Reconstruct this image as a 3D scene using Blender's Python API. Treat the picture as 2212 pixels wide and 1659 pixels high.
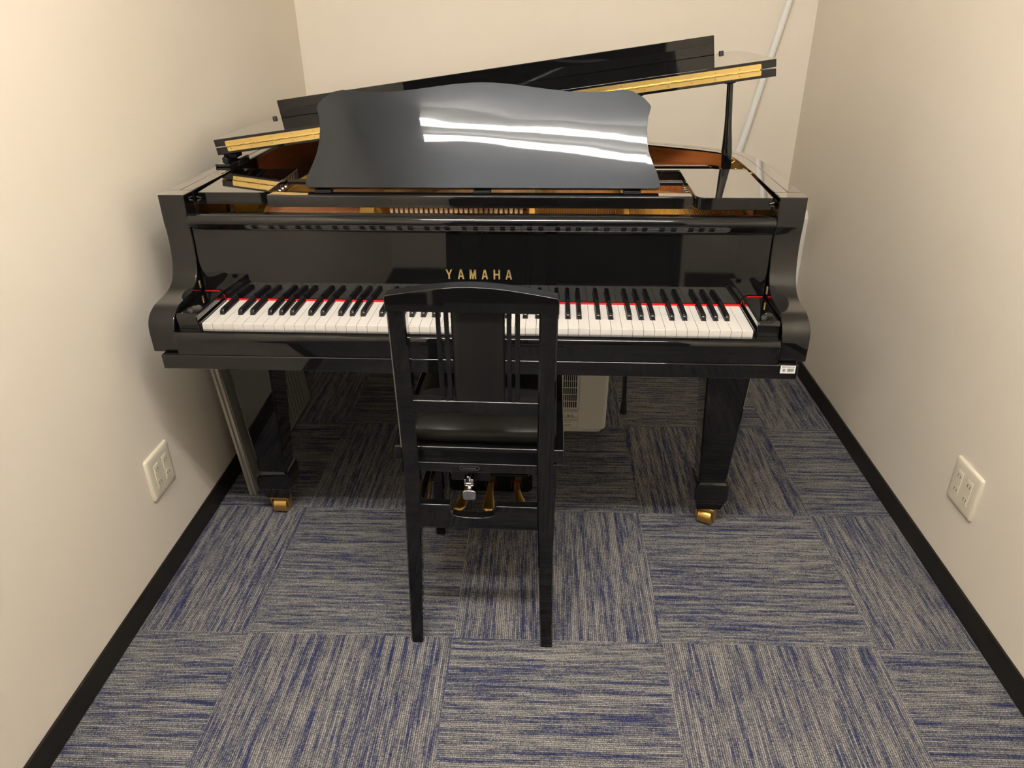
import bpy, bmesh, math, random
from mathutils import Vector, Matrix
random.seed(7)
for o in list(bpy.data.objects): bpy.data.objects.remove(o, do_unlink=True)
scn = bpy.context.scene
COL = scn.collection
PI = math.pi

# ------------------------------------------------------------------ camera
F_PX, YAW, PITCH, ROLL, CAM_H = 1593.6, -0.0466, 0.4822, 0.0106, 1.364
cam_data = bpy.data.cameras.new('camera')
cam = bpy.data.objects.new('camera', cam_data); COL.objects.link(cam)
cam_data.sensor_fit = 'HORIZONTAL'; cam_data.sensor_width = 36.0
cam_data.lens = 36.0 * F_PX / 2212.0
cam_data.clip_start = 0.02
fwd = Vector((math.sin(YAW)*math.cos(PITCH), math.cos(YAW)*math.cos(PITCH), -math.sin(PITCH)))
rgt = Vector((math.cos(YAW), -math.sin(YAW), 0.0))
dwn = fwd.cross(rgt)
r2 = rgt*math.cos(ROLL) + dwn*math.sin(ROLL)
d2 = -rgt*math.sin(ROLL) + dwn*math.cos(ROLL)
M = Matrix((( r2.x, -d2.x, -fwd.x, 0.0), (r2.y, -d2.y, -fwd.y, 0.0), (r2.z, -d2.z, -fwd.z, CAM_H), (0, 0, 0, 1)))
cam.matrix_world = M
scn.camera = cam

# ------------------------------------------------------------------ world, exposure
w = bpy.data.worlds.new('world'); scn.world = w; w.use_nodes = True
w.node_tree.nodes['Background'].inputs[0].default_value = (1.0, 0.95, 0.88, 1)
w.node_tree.nodes['Background'].inputs[1].default_value = 0.05
scn.view_settings.view_transform = 'Standard'
scn.view_settings.look = 'None'
scn.view_settings.gamma = 1.0
scn.view_settings.use_curve_mapping = False
scn.view_settings.exposure = 1.5

# room dimensions (metres); x to the right, y into the room
XL, XR, YB, YF, ZC = -0.987, 1.035, 3.215, -0.95, 2.5
TUBE_POWER = 62.0     # radiance of the fluorescent tubes

# ------------------------------------------------------------------ materials
def mat(name, color, rough=0.5, metal=0.0, spec=0.5, coat=0.0, coat_rough=0.03, ior=1.5, aniso=0.0):
    m = bpy.data.materials.new(name); m.use_nodes = True
    b = m.node_tree.nodes['Principled BSDF']
    b.inputs['Base Color'].default_value = (*color, 1)
    b.inputs['Roughness'].default_value = rough
    b.inputs['Metallic'].default_value = metal
    b.inputs['Specular IOR Level'].default_value = spec
    b.inputs['Coat Weight'].default_value = coat
    b.inputs['Coat Roughness'].default_value = coat_rough
    b.inputs['IOR'].default_value = ior
    b.inputs['Anisotropic'].default_value = aniso
    return m
def nodes(m): return m.node_tree.nodes, m.node_tree.links, m.node_tree.nodes['Principled BSDF']
def N(nt, typ, **kw):
    n = nt.nodes.new(typ)
    for k, v in kw.items(): setattr(n, k, v)
    return n
def math_node(nt, op, a, b=None):
    n = nt.nodes.new('ShaderNodeMath'); n.operation = op
    for i, v in enumerate((a, b)):
        if v is None: continue
        if isinstance(v, (int, float)): n.inputs[i].default_value = v
        else: nt.links.new(v, n.inputs[i])
    return n.outputs[0]
def add_bump(m, scale, strength, dist=0.001, detail=3, vec_scale=(1, 1, 1)):
    nt = m.node_tree; b = nt.nodes['Principled BSDF']
    tc = N(nt, 'ShaderNodeTexCoord'); mp = N(nt, 'ShaderNodeMapping'); mp.inputs['Scale'].default_value = vec_scale
    nz = N(nt, 'ShaderNodeTexNoise'); nz.inputs['Scale'].default_value = scale; nz.inputs['Detail'].default_value = detail
    bp = N(nt, 'ShaderNodeBump'); bp.inputs['Strength'].default_value = strength; bp.inputs['Distance'].default_value = dist
    nt.links.new(tc.outputs['Object'], mp.inputs['Vector']); nt.links.new(mp.outputs[0], nz.inputs['Vector'])
    nt.links.new(nz.outputs[0], bp.inputs['Height']); nt.links.new(bp.outputs[0], b.inputs['Normal'])
    return nz
def add_mottle(m, c1, c2, scale, detail=4, vec_scale=(1, 1, 1)):
    nt = m.node_tree; b = nt.nodes['Principled BSDF']
    tc = N(nt, 'ShaderNodeTexCoord'); mp = N(nt, 'ShaderNodeMapping'); mp.inputs['Scale'].default_value = vec_scale
    nz = N(nt, 'ShaderNodeTexNoise'); nz.inputs['Scale'].default_value = scale; nz.inputs['Detail'].default_value = detail
    cr = N(nt, 'ShaderNodeValToRGB'); cr.color_ramp.elements[0].color = (*c1, 1); cr.color_ramp.elements[1].color = (*c2, 1)
    cr.color_ramp.elements[0].position = 0.35; cr.color_ramp.elements[1].position = 0.65
    nt.links.new(tc.outputs['Object'], mp.inputs['Vector']); nt.links.new(mp.outputs[0], nz.inputs['Vector'])
    nt.links.new(nz.outputs[0], cr.inputs[0]); nt.links.new(cr.outputs[0], b.inputs['Base Color'])

M_wall = mat('cream wallpaper', (0.80, 0.73, 0.62), 0.75, spec=0.25)
add_mottle(M_wall, (0.795, 0.725, 0.61), (0.815, 0.745, 0.64), 1.6)
add_bump(M_wall, 260, 0.12, 0.0006)
M_ceiling = mat('white ceiling board', (0.82, 0.80, 0.76), 0.8, spec=0.2); add_bump(M_ceiling, 120, 0.2, 0.001)
M_base = mat('dark brown vinyl baseboard', (0.010, 0.008, 0.006), 0.42, spec=0.3); add_bump(M_base, 90, 0.05, 0.0005)
M_black = bpy.data.materials.new('black polyester lacquer'); M_black.use_nodes = True
def build_lacquer():
    nt = M_black.node_tree; nt.nodes.clear(); L = nt.links
    out = N(nt, 'ShaderNodeOutputMaterial'); mix = N(nt, 'ShaderNodeMixShader')
    df = N(nt, 'ShaderNodeBsdfDiffuse'); df.inputs['Color'].default_value = (0.004, 0.004, 0.0045, 1)
    gl = N(nt, 'ShaderNodeBsdfGlossy'); gl.inputs['Color'].default_value = (1, 1, 1, 1); gl.inputs['Roughness'].default_value = 0.03
    lw = N(nt, 'ShaderNodeLayerWeight'); lw.inputs['Blend'].default_value = 0.5      # Fresnel-like edge reflectance, raised beyond real polish to brighten lid and shelf tops
    mr = N(nt, 'ShaderNodeMapRange', interpolation_type='SMOOTHSTEP')
    mr.inputs[1].default_value = 0.38; mr.inputs[2].default_value = 0.95; mr.inputs[3].default_value = 0.046; mr.inputs[4].default_value = 0.84
    L.new(lw.outputs['Facing'], mr.inputs[0]); f = mr.outputs[0]
    tc = N(nt, 'ShaderNodeTexCoord'); nz = N(nt, 'ShaderNodeTexNoise'); nz.inputs['Scale'].default_value = 9; nz.inputs['Detail'].default_value = 1
    bp = N(nt, 'ShaderNodeBump'); bp.inputs['Strength'].default_value = 0.02; bp.inputs['Distance'].default_value = 0.0006
    L.new(tc.outputs['Object'], nz.inputs['Vector']); L.new(nz.outputs[0], bp.inputs['Height'])
    L.new(bp.outputs[0], df.inputs['Normal']); L.new(bp.outputs[0], gl.inputs['Normal'])
    L.new(f, mix.inputs[0]); L.new(df.outputs[0], mix.inputs[1]); L.new(gl.outputs[0], mix.inputs[2]); L.new(mix.outputs[0], out.inputs[0])
build_lacquer()
M_black_top = M_black
M_satin = mat('black satin lacquer', (0.006, 0.006, 0.007), 0.3, spec=0.5)
M_matte = mat('matt black', (0.006, 0.006, 0.006), 0.6, spec=0.3)
M_brass = mat('polished brass', (0.90, 0.66, 0.25), 0.36, metal=1.0); add_bump(M_brass, 14, 0.06, 0.001, 2)
M_brass_dull = mat('brushed brass', (0.72, 0.47, 0.14), 0.34, metal=1.0); add_bump(M_brass_dull, 200, 0.1, 0.0003, 2, (1, 12, 12))
M_gold = mat('gold painted cast plate', (0.72, 0.44, 0.10), 0.32, metal=0.55); add_bump(M_gold, 400, 0.15, 0.0004)
M_wood = mat('reddish brown wood', (0.28, 0.085, 0.02), 0.28, spec=0.5)
add_mottle(M_wood, (0.24, 0.07, 0.016), (0.33, 0.105, 0.025), 6, 5, (1, 1, 14))
M_sound = mat('amber soundboard spruce', (0.62, 0.27, 0.07), 0.35)
add_mottle(M_sound, (0.56, 0.23, 0.055), (0.68, 0.31, 0.085), 5, 5, (20, 1, 1))
M_copper = mat('copper wound string', (0.80, 0.42, 0.26), 0.35, metal=1.0); add_bump(M_copper, 900, 0.3, 0.0003)
M_steel = mat('steel wire', (0.6, 0.6, 0.6), 0.3, metal=1.0)
M_chrome = mat('chrome', (0.5, 0.5, 0.52), 0.12, metal=1.0)
M_key_w = mat('ivory white key plastic', (0.645, 0.615, 0.58), 0.22, spec=0.5)
M_key_b = mat('black key resin', (0.008, 0.008, 0.009), 0.16, spec=0.5)
M_felt_red = mat('red felt', (0.62, 0.012, 0.012), 0.9, spec=0.1); add_bump(M_felt_red, 800, 0.4, 0.0005)
M_felt_dark = mat('dark red felt', (0.16, 0.006, 0.006), 0.9, spec=0.1)
M_felt = mat('pale hammer felt', (0.72, 0.50, 0.33), 0.9, spec=0.1); add_bump(M_felt, 500, 0.3, 0.0005)
M_leather = mat('black vinyl leather', (0.008, 0.008, 0.008), 0.36, spec=0.28); add_bump(M_leather, 420, 0.12, 0.0004)
M_rubber = mat('black rubber', (0.02, 0.02, 0.02), 0.6)
M_plate = mat('ivory plastic plate', (0.76, 0.70, 0.56), 0.35)
M_slot = mat('dark slot', (0.05, 0.045, 0.035), 0.6)
M_hvac = mat('cream appliance plastic', (0.84, 0.81, 0.73), 0.4)
M_vent = mat('dark vent void', (0.01, 0.01, 0.01), 0.7)
M_label = mat('white label paper', (0.80, 0.80, 0.80), 0.5)
M_ink = mat('grey label ink', (0.08, 0.08, 0.08), 0.6)
M_ink_tan = mat('tan label print', (0.35, 0.28, 0.22), 0.6)
M_alu = mat('aluminium frame', (0.62, 0.58, 0.50), 0.35, metal=0.7)
M_panelgrey = mat('grey board', (0.30, 0.30, 0.29), 0.45)
M_panelface = mat('grey board face', (0.24, 0.235, 0.22), 0.5)
M_pipe = mat('white pipe', (0.80, 0.80, 0.78), 0.4)
M_white = mat('white plastic', (0.82, 0.80, 0.74), 0.4)
M_pole = mat('dark grey metal tube', (0.05, 0.05, 0.05), 0.3, metal=0.6)
M_standin_door = mat('dark brown stand-in door', (0.012, 0.010, 0.009), 0.4)
M_standin_frame = mat('black stand-in door frame', (0.006, 0.006, 0.006), 0.4)
M_lum = bpy.data.materials.new('fluorescent tube'); M_lum.use_nodes = True
_nt = M_lum.node_tree; _nt.nodes.clear()
_e = _nt.nodes.new('ShaderNodeEmission'); _o = _nt.nodes.new('ShaderNodeOutputMaterial')
_e.inputs[0].default_value = (1.0, 0.962, 0.905, 1); _e.inputs[1].default_value = TUBE_POWER
_nt.links.new(_e.outputs[0], _o.inputs[0])

# brushed satin for the music desk: grain runs along x, so the sheen spreads up and down
M_desk = mat('brushed satin black', (0.008, 0.0085, 0.010), 0.37, spec=0.29, aniso=0.94, coat=0.22, coat_rough=0.02)
_nt = M_desk.node_tree; _b = _nt.nodes['Principled BSDF']; _b.inputs['Specular Tint'].default_value = (0.80, 0.88, 1.0, 1)
tc = N(_nt, 'ShaderNodeTexCoord'); mp = N(_nt, 'ShaderNodeMapping'); mp.inputs['Scale'].default_value = (3, 260, 260)
nz = N(_nt, 'ShaderNodeTexNoise'); nz.inputs['Scale'].default_value = 3.0; nz.inputs['Detail'].default_value = 4
bp = N(_nt, 'ShaderNodeBump'); bp.inputs['Strength'].default_value = 0.35; bp.inputs['Distance'].default_value = 0.0004
mp2 = N(_nt, 'ShaderNodeMapping'); mp2.inputs['Scale'].default_value = (2.2, 5, 5)
nz2 = N(_nt, 'ShaderNodeTexNoise'); nz2.inputs['Scale'].default_value = 1.6; nz2.inputs['Detail'].default_value = 1
bp2 = N(_nt, 'ShaderNodeBump'); bp2.inputs['Strength'].default_value = 0.16; bp2.inputs['Distance'].default_value = 0.004
_nt.links.new(tc.outputs['Object'], mp.inputs['Vector']); _nt.links.new(mp.outputs[0], nz.inputs['Vector'])
_nt.links.new(tc.outputs['Object'], mp2.inputs['Vector']); _nt.links.new(mp2.outputs[0], nz2.inputs['Vector'])
_nt.links.new(nz2.outputs[0], bp2.inputs['Height'])
_nt.links.new(nz.outputs[0], bp.inputs['Height']); _nt.links.new(bp2.outputs[0], bp.inputs['Normal'])
cv = N(_nt, 'ShaderNodeCombineXYZ')     # direction of the spread, across the brushing
for _i, _v in enumerate((0.0, math.sin(math.radians(26.5)), math.cos(math.radians(26.5)))): cv.inputs[_i].default_value = _v
_nt.links.new(cv.outputs[0], _b.inputs['Tangent'])
_nt.links.new(bp.outputs[0], _b.inputs['Normal']); _nt.links.new(bp2.outputs[0], _b.inputs['Coat Normal'])

# carpet tiles, 0.5 m, quarter-turned
M_carpet = mat('blue grey carpet tile', (0.2, 0.2, 0.2), 0.95, spec=0.1)
def build_carpet():
    nt = M_carpet.node_tree; L = nt.links; b = nt.nodes['Principled BSDF']
    tc = N(nt, 'ShaderNodeTexCoord'); sep = N(nt, 'ShaderNodeSeparateXYZ')
    mp = N(nt, 'ShaderNodeMapping'); mp.vector_type = 'POINT'
    mp.inputs['Location'].default_value = (0.7086 + 5.0, -1.7831 + 5.0, 0)
    L.new(tc.outputs['Object'], mp.inputs['Vector']); L.new(mp.outputs[0], sep.inputs[0])
    gx = math_node(nt, 'DIVIDE', sep.outputs[0], 0.5); gy = math_node(nt, 'DIVIDE', sep.outputs[1], 0.5)
    # slightly irregular joints
    ix = math_node(nt, 'FLOOR', gx); iy = math_node(nt, 'FLOOR', gy)
    fx = math_node(nt, 'FRACT', gx); fy = math_node(nt, 'FRACT', gy)
    par = math_node(nt, 'MODULO', math_node(nt, 'ADD', ix, iy), 2.0)    # 0: ribs along y
    inv = math_node(nt, 'SUBTRACT', 1.0, par)
    def pick(a, c): return math_node(nt, 'ADD', math_node(nt, 'MULTIPLY', a, inv), math_node(nt, 'MULTIPLY', c, par))
    across = math_node(nt, 'MULTIPLY', pick(fx, fy), 0.5)    # metres across the ribs
    along = math_node(nt, 'MULTIPLY', pick(fy, fx), 0.5)
    seed = math_node(nt, 'ADD', math_node(nt, 'MULTIPLY', ix, 7.31), math_node(nt, 'MULTIPLY', iy, 3.77))
    pitch = 0.0046
    rib = math_node(nt, 'FLOOR', math_node(nt, 'DIVIDE', across, pitch))
    ribf = math_node(nt, 'FRACT', math_node(nt, 'DIVIDE', across, pitch))
    prof = math_node(nt, 'SINE', math_node(nt, 'MULTIPLY', ribf, PI))                       # 0 at gaps, 1 on the rib
    def vec(x, y, z):
        c = N(nt, 'ShaderNodeCombineXYZ')
        for i, v in enumerate((x, y, z)):
            if isinstance(v, (int, float)): c.inputs[i].default_value = v
            else: L.new(v, c.inputs[i])
        return c.outputs[0]
    # per-rib, slowly varying along: streaks of blue
    n1 = N(nt, 'ShaderNodeTexNoise'); n1.inputs['Scale'].default_value = 1.0; n1.inputs['Detail'].default_value = 3; n1.inputs['Roughness'].default_value = 0.65
    L.new(vec(math_node(nt, 'MULTIPLY', across, 105.0), math_node(nt, 'MULTIPLY', along, 3.2), seed), n1.inputs['Vector'])
    n1b = N(nt, 'ShaderNodeTexNoise'); n1b.inputs['Scale'].default_value = 1.0; n1b.inputs['Detail'].default_value = 2
    L.new(vec(math_node(nt, 'MULTIPLY', rib, 0.93), math_node(nt, 'MULTIPLY', along, 16.0), math_node(nt, 'ADD', seed, 31.0)), n1b.inputs['Vector'])
    streak = math_node(nt, 'ADD', math_node(nt, 'MULTIPLY', n1.outputs[0], 0.62), math_node(nt, 'MULTIPLY', n1b.outputs[0], 0.38))
    # loops along the rib
    n2 = N(nt, 'ShaderNodeTexNoise'); n2.inputs['Scale'].default_value = 1.0; n2.inputs['Detail'].default_value = 2; n2.inputs['Roughness'].default_value = 0.7
    L.new(vec(math_node(nt, 'MULTIPLY', rib, 5.7), math_node(nt, 'MULTIPLY', along, 190.0), seed), n2.inputs['Vector'])
    n3 = N(nt, 'ShaderNodeTexNoise'); n3.inputs['Scale'].default_value = 420.0; n3.inputs['Detail'].default_value = 2
    L.new(tc.outputs['Object'], n3.inputs['Vector'])
    cr = N(nt, 'ShaderNodeValToRGB'); e = cr.color_ramp.elements
    e[0].position = 0.33; e[0].color = (0.026, 0.031, 0.088, 1)
    e[1].position = 0.60; e[1].color = (0.225, 0.215, 0.203, 1)
    for p, c in ((0.40, (0.045, 0.050, 0.110)), (0.45, (0.090, 0.090, 0.112)), (0.51, (0.142, 0.140, 0.148))):
        x = e.new(p); x.color = (*c, 1)
    mixf = math_node(nt, 'ADD', streak, math_node(nt, 'MULTIPLY', math_node(nt, 'SUBTRACT', n2.outputs[0], 0.5), 0.34))
    L.new(mixf, cr.inputs[0])
    # darker gaps between ribs and random dark loops
    dark = math_node(nt, 'ADD', 0.16, math_node(nt, 'MULTIPLY', math_node(nt, 'POWER', prof, 0.7), 1.06))
    spk = N(nt, 'ShaderNodeMapRange'); spk.inputs[1].default_value = 0.33; spk.inputs[2].default_value = 0.62; spk.inputs[3].default_value = 0.30; spk.inputs[4].default_value = 1.45
    L.new(n3.outputs[0], spk.inputs[0])
    fac = math_node(nt, 'MULTIPLY', dark, spk.outputs[0])
    mul = N(nt, 'ShaderNodeVectorMath', operation='SCALE')
    L.new(cr.outputs[0], mul.inputs[0]); L.new(fac, mul.inputs['Scale'])
    L.new(mul.outputs[0], b.inputs['Base Color'])
    # joints are slightly recessed
    hgt = math_node(nt, 'MULTIPLY', prof, n2.outputs[0])
    bp = N(nt, 'ShaderNodeBump'); bp.inputs['Strength'].default_value = 0.6; bp.inputs['Distance'].default_value = 0.0015
    L.new(hgt, bp.inputs['Height']); L.new(bp.outputs[0], b.inputs['Normal'])
build_carpet()

# ------------------------------------------------------------------ mesh helpers
def box(bm, x0, x1, y0, y1, z0, z1, mx=None):
    vs = [bm.verts.new((x, y, z)) for z in (z0, z1) for y in (y0, y1) for x in (x0, x1)]
    if mx is not None:
        for v in vs: v.co = mx @ v.co
    for f in ((0, 2, 3, 1), (4, 5, 7, 6), (0, 1, 5, 4), (2, 6, 7, 3), (0, 4, 6, 2), (1, 3, 7, 5)):
        bm.faces.new([vs[i] for i in f])
    return vs
def prism(bm, pts, a0, a1, axis='x', mx=None):
    """extrude a closed 2-D outline along an axis. axis x: pts=(y,z); y: pts=(x,z); z: pts=(x,y)"""
    def P(p, a):
        v = {'x': (a, p[0], p[1]), 'y': (p[0], a, p[1]), 'z': (p[0], p[1], a)}[axis]
        v = Vector(v)
        return mx @ v if mx is not None else v
    A = [bm.verts.new(P(p, a0)) for p in pts]; B = [bm.verts.new(P(p, a1)) for p in pts]
    n = len(pts)
    bm.faces.new(A); bm.faces.new(B[::-1])
    for i in range(n): bm.faces.new((A[i], B[i], B[(i+1) % n], A[(i+1) % n]))
def tube(bm, p, q, r0, r1=None, n=16, caps=True):
    r1 = r0 if r1 is None else r1
    p, q = Vector(p), Vector(q); d = (q-p).normalized()
    u = d.orthogonal().normalized(); v = d.cross(u)
    A = [bm.verts.new(p + (u*math.cos(2*PI*i/n) + v*math.sin(2*PI*i/n))*r0) for i in range(n)]
    B = [bm.verts.new(q + (u*math.cos(2*PI*i/n) + v*math.sin(2*PI*i/n))*r1) for i in range(n)]
    for i in range(n): bm.faces.new((A[i], A[(i+1) % n], B[(i+1) % n], B[i]))
    if caps: bm.faces.new(A[::-1]); bm.faces.new(B)
def polytube(bm, pts, r, n=8):
    """bent tube through points"""
    pts = [Vector(p) for p in pts]; rings = []
    for i, p in enumerate(pts):
        d = (pts[min(i+1, len(pts)-1)] - pts[max(i-1, 0)]).normalized()
        up = Vector((0, 0, 1)) if abs(d.z) < 0.9 else Vector((0, 1, 0))
        u = d.cross(up).normalized(); v = d.cross(u)
        rr = r[i] if isinstance(r, (list, tuple)) else r
        rings.append([bm.verts.new(p + (u*math.cos(2*PI*k/n) + v*math.sin(2*PI*k/n))*rr) for k in range(n)])
    for a, b in zip(rings, rings[1:]):
        for k in range(n): bm.faces.new((a[k], a[(k+1) % n], b[(k+1) % n], b[k]))
    bm.faces.new(rings[0][::-1]); bm.faces.new(rings[-1])
def loft(bm, secs):
    """secs: list of closed sections (lists of points) of equal length"""
    R = [[bm.verts.new(p) for p in s] for s in secs]
    n = len(R[0])
    for a, b in zip(R, R[1:]):
        for k in range(n): bm.faces.new((a[k], a[(k+1) % n], b[(k+1) % n], b[k]))
    bm.faces.new(R[0][::-1]); bm.faces.new(R[-1])
def rect_sec(cx, cy, z, hx, hy, c=0.004):
    return [(cx-hx+c, cy-hy, z), (cx+hx-c, cy-hy, z), (cx+hx, cy-hy+c, z), (cx+hx, cy+hy-c, z), (cx+hx-c, cy+hy, z), (cx-hx+c, cy+hy, z), (cx-hx, cy+hy-c, z), (cx-hx, cy-hy+c, z)]
def rrect(x0, x1, y0, y1, r, n=5):
    pts = []
    for cx, cy, a in ((x1-r, y0+r, -PI/2), (x1-r, y1-r, 0), (x0+r, y1-r, PI/2), (x0+r, y0+r, PI)):
        for i in range(n+1):
            t = a + PI/2*i/n; pts.append((cx + r*math.cos(t), cy + r*math.sin(t)))
    return pts
def smooth_path(pts, k=6, closed=False):
    """Catmull-Rom"""
    out = []; n = len(pts); rng = n if closed else n-1
    for i in range(rng):
        g = lambda j: Vector(pts[j % n]) if closed else Vector(pts[min(max(j, 0), n-1)])
        p0, p1, p2, p3 = g(i-1), g(i), g(i+1), g(i+2)
        for s in range(k):
            t = s/k
            out.append(tuple(0.5*((2*p1) + (p2-p0)*t + (2*p0-5*p1+4*p2-p3)*t*t + (3*p1-p0-3*p2+p3)*t**3)))
    if not closed: out.append(tuple(pts[-1]))
    return out
def obj(name, bm, m, parent=None, bevel=0.0, seg=2, smooth=True, angle=32, label=None):
    bmesh.ops.recalc_face_normals(bm, faces=bm.faces)
    me = bpy.data.meshes.new(name); bm.to_mesh(me); bm.free()
    me.materials.append(m)
    o = bpy.data.objects.new(name, me); COL.objects.link(o)
    if parent is not None: o.parent = parent
    if bevel:
        b = o.modifiers.new('bevel', 'BEVEL'); b.width = bevel; b.segments = seg; b.limit_method = 'ANGLE'; b.angle_limit = math.radians(35)
        b.harden_normals = False
    if smooth:
        for p in me.polygons: p.use_smooth = True
        try:
            me.set_sharp_from_angle(angle=math.radians(angle))
        except Exception: pass
        if bevel:
            wn = o.modifiers.new('wn', 'WEIGHTED_NORMAL'); wn.keep_sharp = True
    if label: o['label'] = label
    return o
def new(): return bmesh.new()
def tag(o, label, cat, group=None):
    o['label'] = label; o['category'] = cat
    if group: o['group'] = group
    return o
def thing(name, label, cat, loc=(0, 0, 0), rz=0, group=None):
    o = bpy.data.objects.new(name, None); COL.objects.link(o)
    o.empty_display_size = 0.1; o.location = loc; o.rotation_euler = (0, 0, rz)
    return tag(o, label, cat, group)
def struct(name, bm, m, **kw):
    o = obj(name, bm, m, **kw); o['kind'] = 'structure'; return o
def bx(*a, mx=None):
    bm = new(); box(bm, *a, mx=mx); return bm
def pr(pts, a0, a1, axis='x', mx=None):
    bm = new(); prism(bm, pts, a0, a1, axis, mx); return bm

# ------------------------------------------------------------------ the room
struct('floor', bx(XL-0.1, XR+0.1, YF-0.1, YB+0.1, -0.05, 0.0), M_carpet, smooth=False)
struct('ceiling', bx(XL-0.1, XR+0.1, YF-0.1, YB+0.1, ZC, ZC+0.05), M_ceiling, smooth=False)
struct('wall_left', bx(XL-0.1, XL, YF-0.1, YB+0.1, 0, ZC), M_wall, smooth=False)
struct('wall_right', bx(XR, XR+0.1, YF-0.1, YB+0.1, 0, ZC), M_wall, smooth=False)
struct('wall_back', bx(XL, XR, YB, YB+0.1, 0, ZC), M_wall, smooth=False)
bm = new(); DX0, DX1 = -0.62, 0.72
box(bm, XL, DX0, YF-0.1, YF, 0, ZC); box(bm, DX1, XR, YF-0.1, YF, 0, ZC); box(bm, DX0, DX1, YF-0.1, YF, 2.1, ZC)
struct('wall_front', bm, M_wall, smooth=False)
def baseboard(name, bm): return struct(name, bm, M_base, bevel=0.0015)
bb_h = 0.066
baseboard('baseboard_left', bx(XL, XL+0.007, YF, YB, 0, bb_h))
baseboard('baseboard_right', bx(XR-0.007, XR, YF, YB, 0, bb_h))
baseboard('baseboard_back', bx(XL+0.007, XR-0.007, YB-0.007, YB, 0, bb_h))
bm = new(); box(bm, XL+0.007, DX0-0.03, YF, YF+0.007, 0, bb_h); box(bm, DX1+0.03, XR-0.007, YF, YF+0.007, 0, bb_h)
baseboard('baseboard_front', bm)
# unseen dark door, added behind the camera as stand-in for the lacquer's dark reflections
d = struct('standin_door_1', bx(DX0+0.02, DX1-0.02, YF-0.07, YF-0.03, 0.005, 2.08), M_standin_door, bevel=0.003)
bm = new(); box(bm, DX0, DX0+0.05, YF-0.08, YF+0.01, 0, 2.1); box(bm, DX1-0.05, DX1, YF-0.08, YF+0.01, 0, 2.1); box(bm, DX0, DX1, YF-0.08, YF+0.01, 2.06, 2.1)
obj('standin_door_frame', bm, M_standin_frame, d, bevel=0.002)
bm = new(); tube(bm, (0.02, YF-0.02, 0.9), (0.02, YF-0.02, 1.2), 0.01); tube(bm, (0.02, YF-0.03, 0.93), (0.02, YF-0.02, 0.93), 0.006); tube(bm, (0.02, YF-0.03, 1.17), (0.02, YF-0.02, 1.17), 0.006)
obj('standin_door_handle', bm, M_chrome, d)

# fluorescent fixture on the ceiling
LX0, LX1, LY = -0.64, 0.56, 0.46
lamp = thing('ceiling_light', 'white twin-tube fluorescent batten on the ceiling above the floor before the chair', 'light', ((LX0+LX1)/2, LY, ZC))
L0 = (LX0-LX1)/2; L1 = -L0
obj('housing', pr([(-0.07, 0.0), (-0.03, -0.045), (0.03, -0.045), (0.07, 0.0)], L0-0.03, L1+0.03, 'x'), M_white, lamp, bevel=0.003)
for sy in (-0.05, 0.05):
    bm = new(); tube(bm, (L0, sy, -0.062), (L1, sy, -0.062), 0.0145, n=20)
    obj('tube', bm, M_lum, lamp)
    for sx in (L0-0.015, L1-0.005):
        obj('tube_holder', bx(sx, sx+0.02, sy-0.014, sy+0.014, -0.085, -0.015), M_white, lamp, bevel=0.003)

# ------------------------------------------------------------------ the piano (local frame: x along the keys, y away from the player)
piano = thing('grand_piano', 'glossy black baby grand piano with its lid raised and brass hinge, standing across the room', 'piano', (-0.7704, 1.509, 0), -0.0152)
XO0, XO1, TH = -0.117, 1.343, 0.060
XI0, XI1 = XO0+TH, XO1-TH
RT, RB = 0.972, 0.655
# outline of the case, from the treble side front round the tail to the bass side front
right = [(XO1, 0.155), (XO1, 0.30), (XO1, 0.45), (XO1-0.002, 0.56), (XO1-0.012, 0.64), (1.305, 0.705), (1.25, 0.757), (1.175, 0.805), (1.08, 0.862), (0.98, 0.93), (0.88, 1.02),
         (0.78, 1.13), (0.68, 1.245), (0.57, 1.35), (0.44, 1.425), (0.28, 1.46), (0.12, 1.46), (-0.02, 1.435), (-0.095, 1.375), (XO0, 1.28), (XO0, 1.1), (XO0, 0.7), (XO0, 0.4), (XO0, 0.155)]
outer = smooth_path(right, 4)
def offset(path, d):
    out = []
    for i, p in enumerate(path):
        a = Vector(path[max(i-1, 0)]); b = Vector(path[min(i+1, len(path)-1)])
        t = (b-a).normalized(); n = Vector((-t.y, t.x)); out.append((p[0]+n.x*d, p[1]+n.y*d))
    return out
def band(bm, path, d0, d1, z0, z1):
    A = offset(path, d0); B = offset(path, d1)
    rings = []
    for a, b in zip(A, B):
        rings.append([bm.verts.new((a[0], a[1], z0)), bm.verts.new((b[0], b[1], z0)), bm.verts.new((b[0], b[1], z1)), bm.verts.new((a[0], a[1], z1))])
    for r, s in zip(rings, rings[1:]):
        for k in range(4): bm.faces.new((r[k], s[k], s[(k+1) % 4], r[(k+1) % 4]))
    bm.faces.new(rings[0]); bm.faces.new(rings[-1][::-1])
body_path = [p for p in outer]
# start the bent rim behind the arms (y > 0.2)
rim_path = [(XO1, 0.1995)] + [p for p in outer if p[1] > 0.2] + [(XO0, 0.1995)]
bm = new(); band(bm, rim_path, 0, 0.030, RB, RT); obj('outer_rim', bm, M_black, piano, bevel=0.0012)
bm = new(); band(bm, rim_path, 0.0308, TH, 0.80, RT); obj('inner_rim', bm, M_black, piano, bevel=0.0012)
back_path = [p for p in outer if p[1] > 0.60]
bm = new(); band(bm, back_path, TH+0.0002, TH+0.0032, 0.82, RT-0.004); obj('inner_rim_veneer', bm, M_wood, piano, label='reddish brown inner face of the rim')
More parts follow.
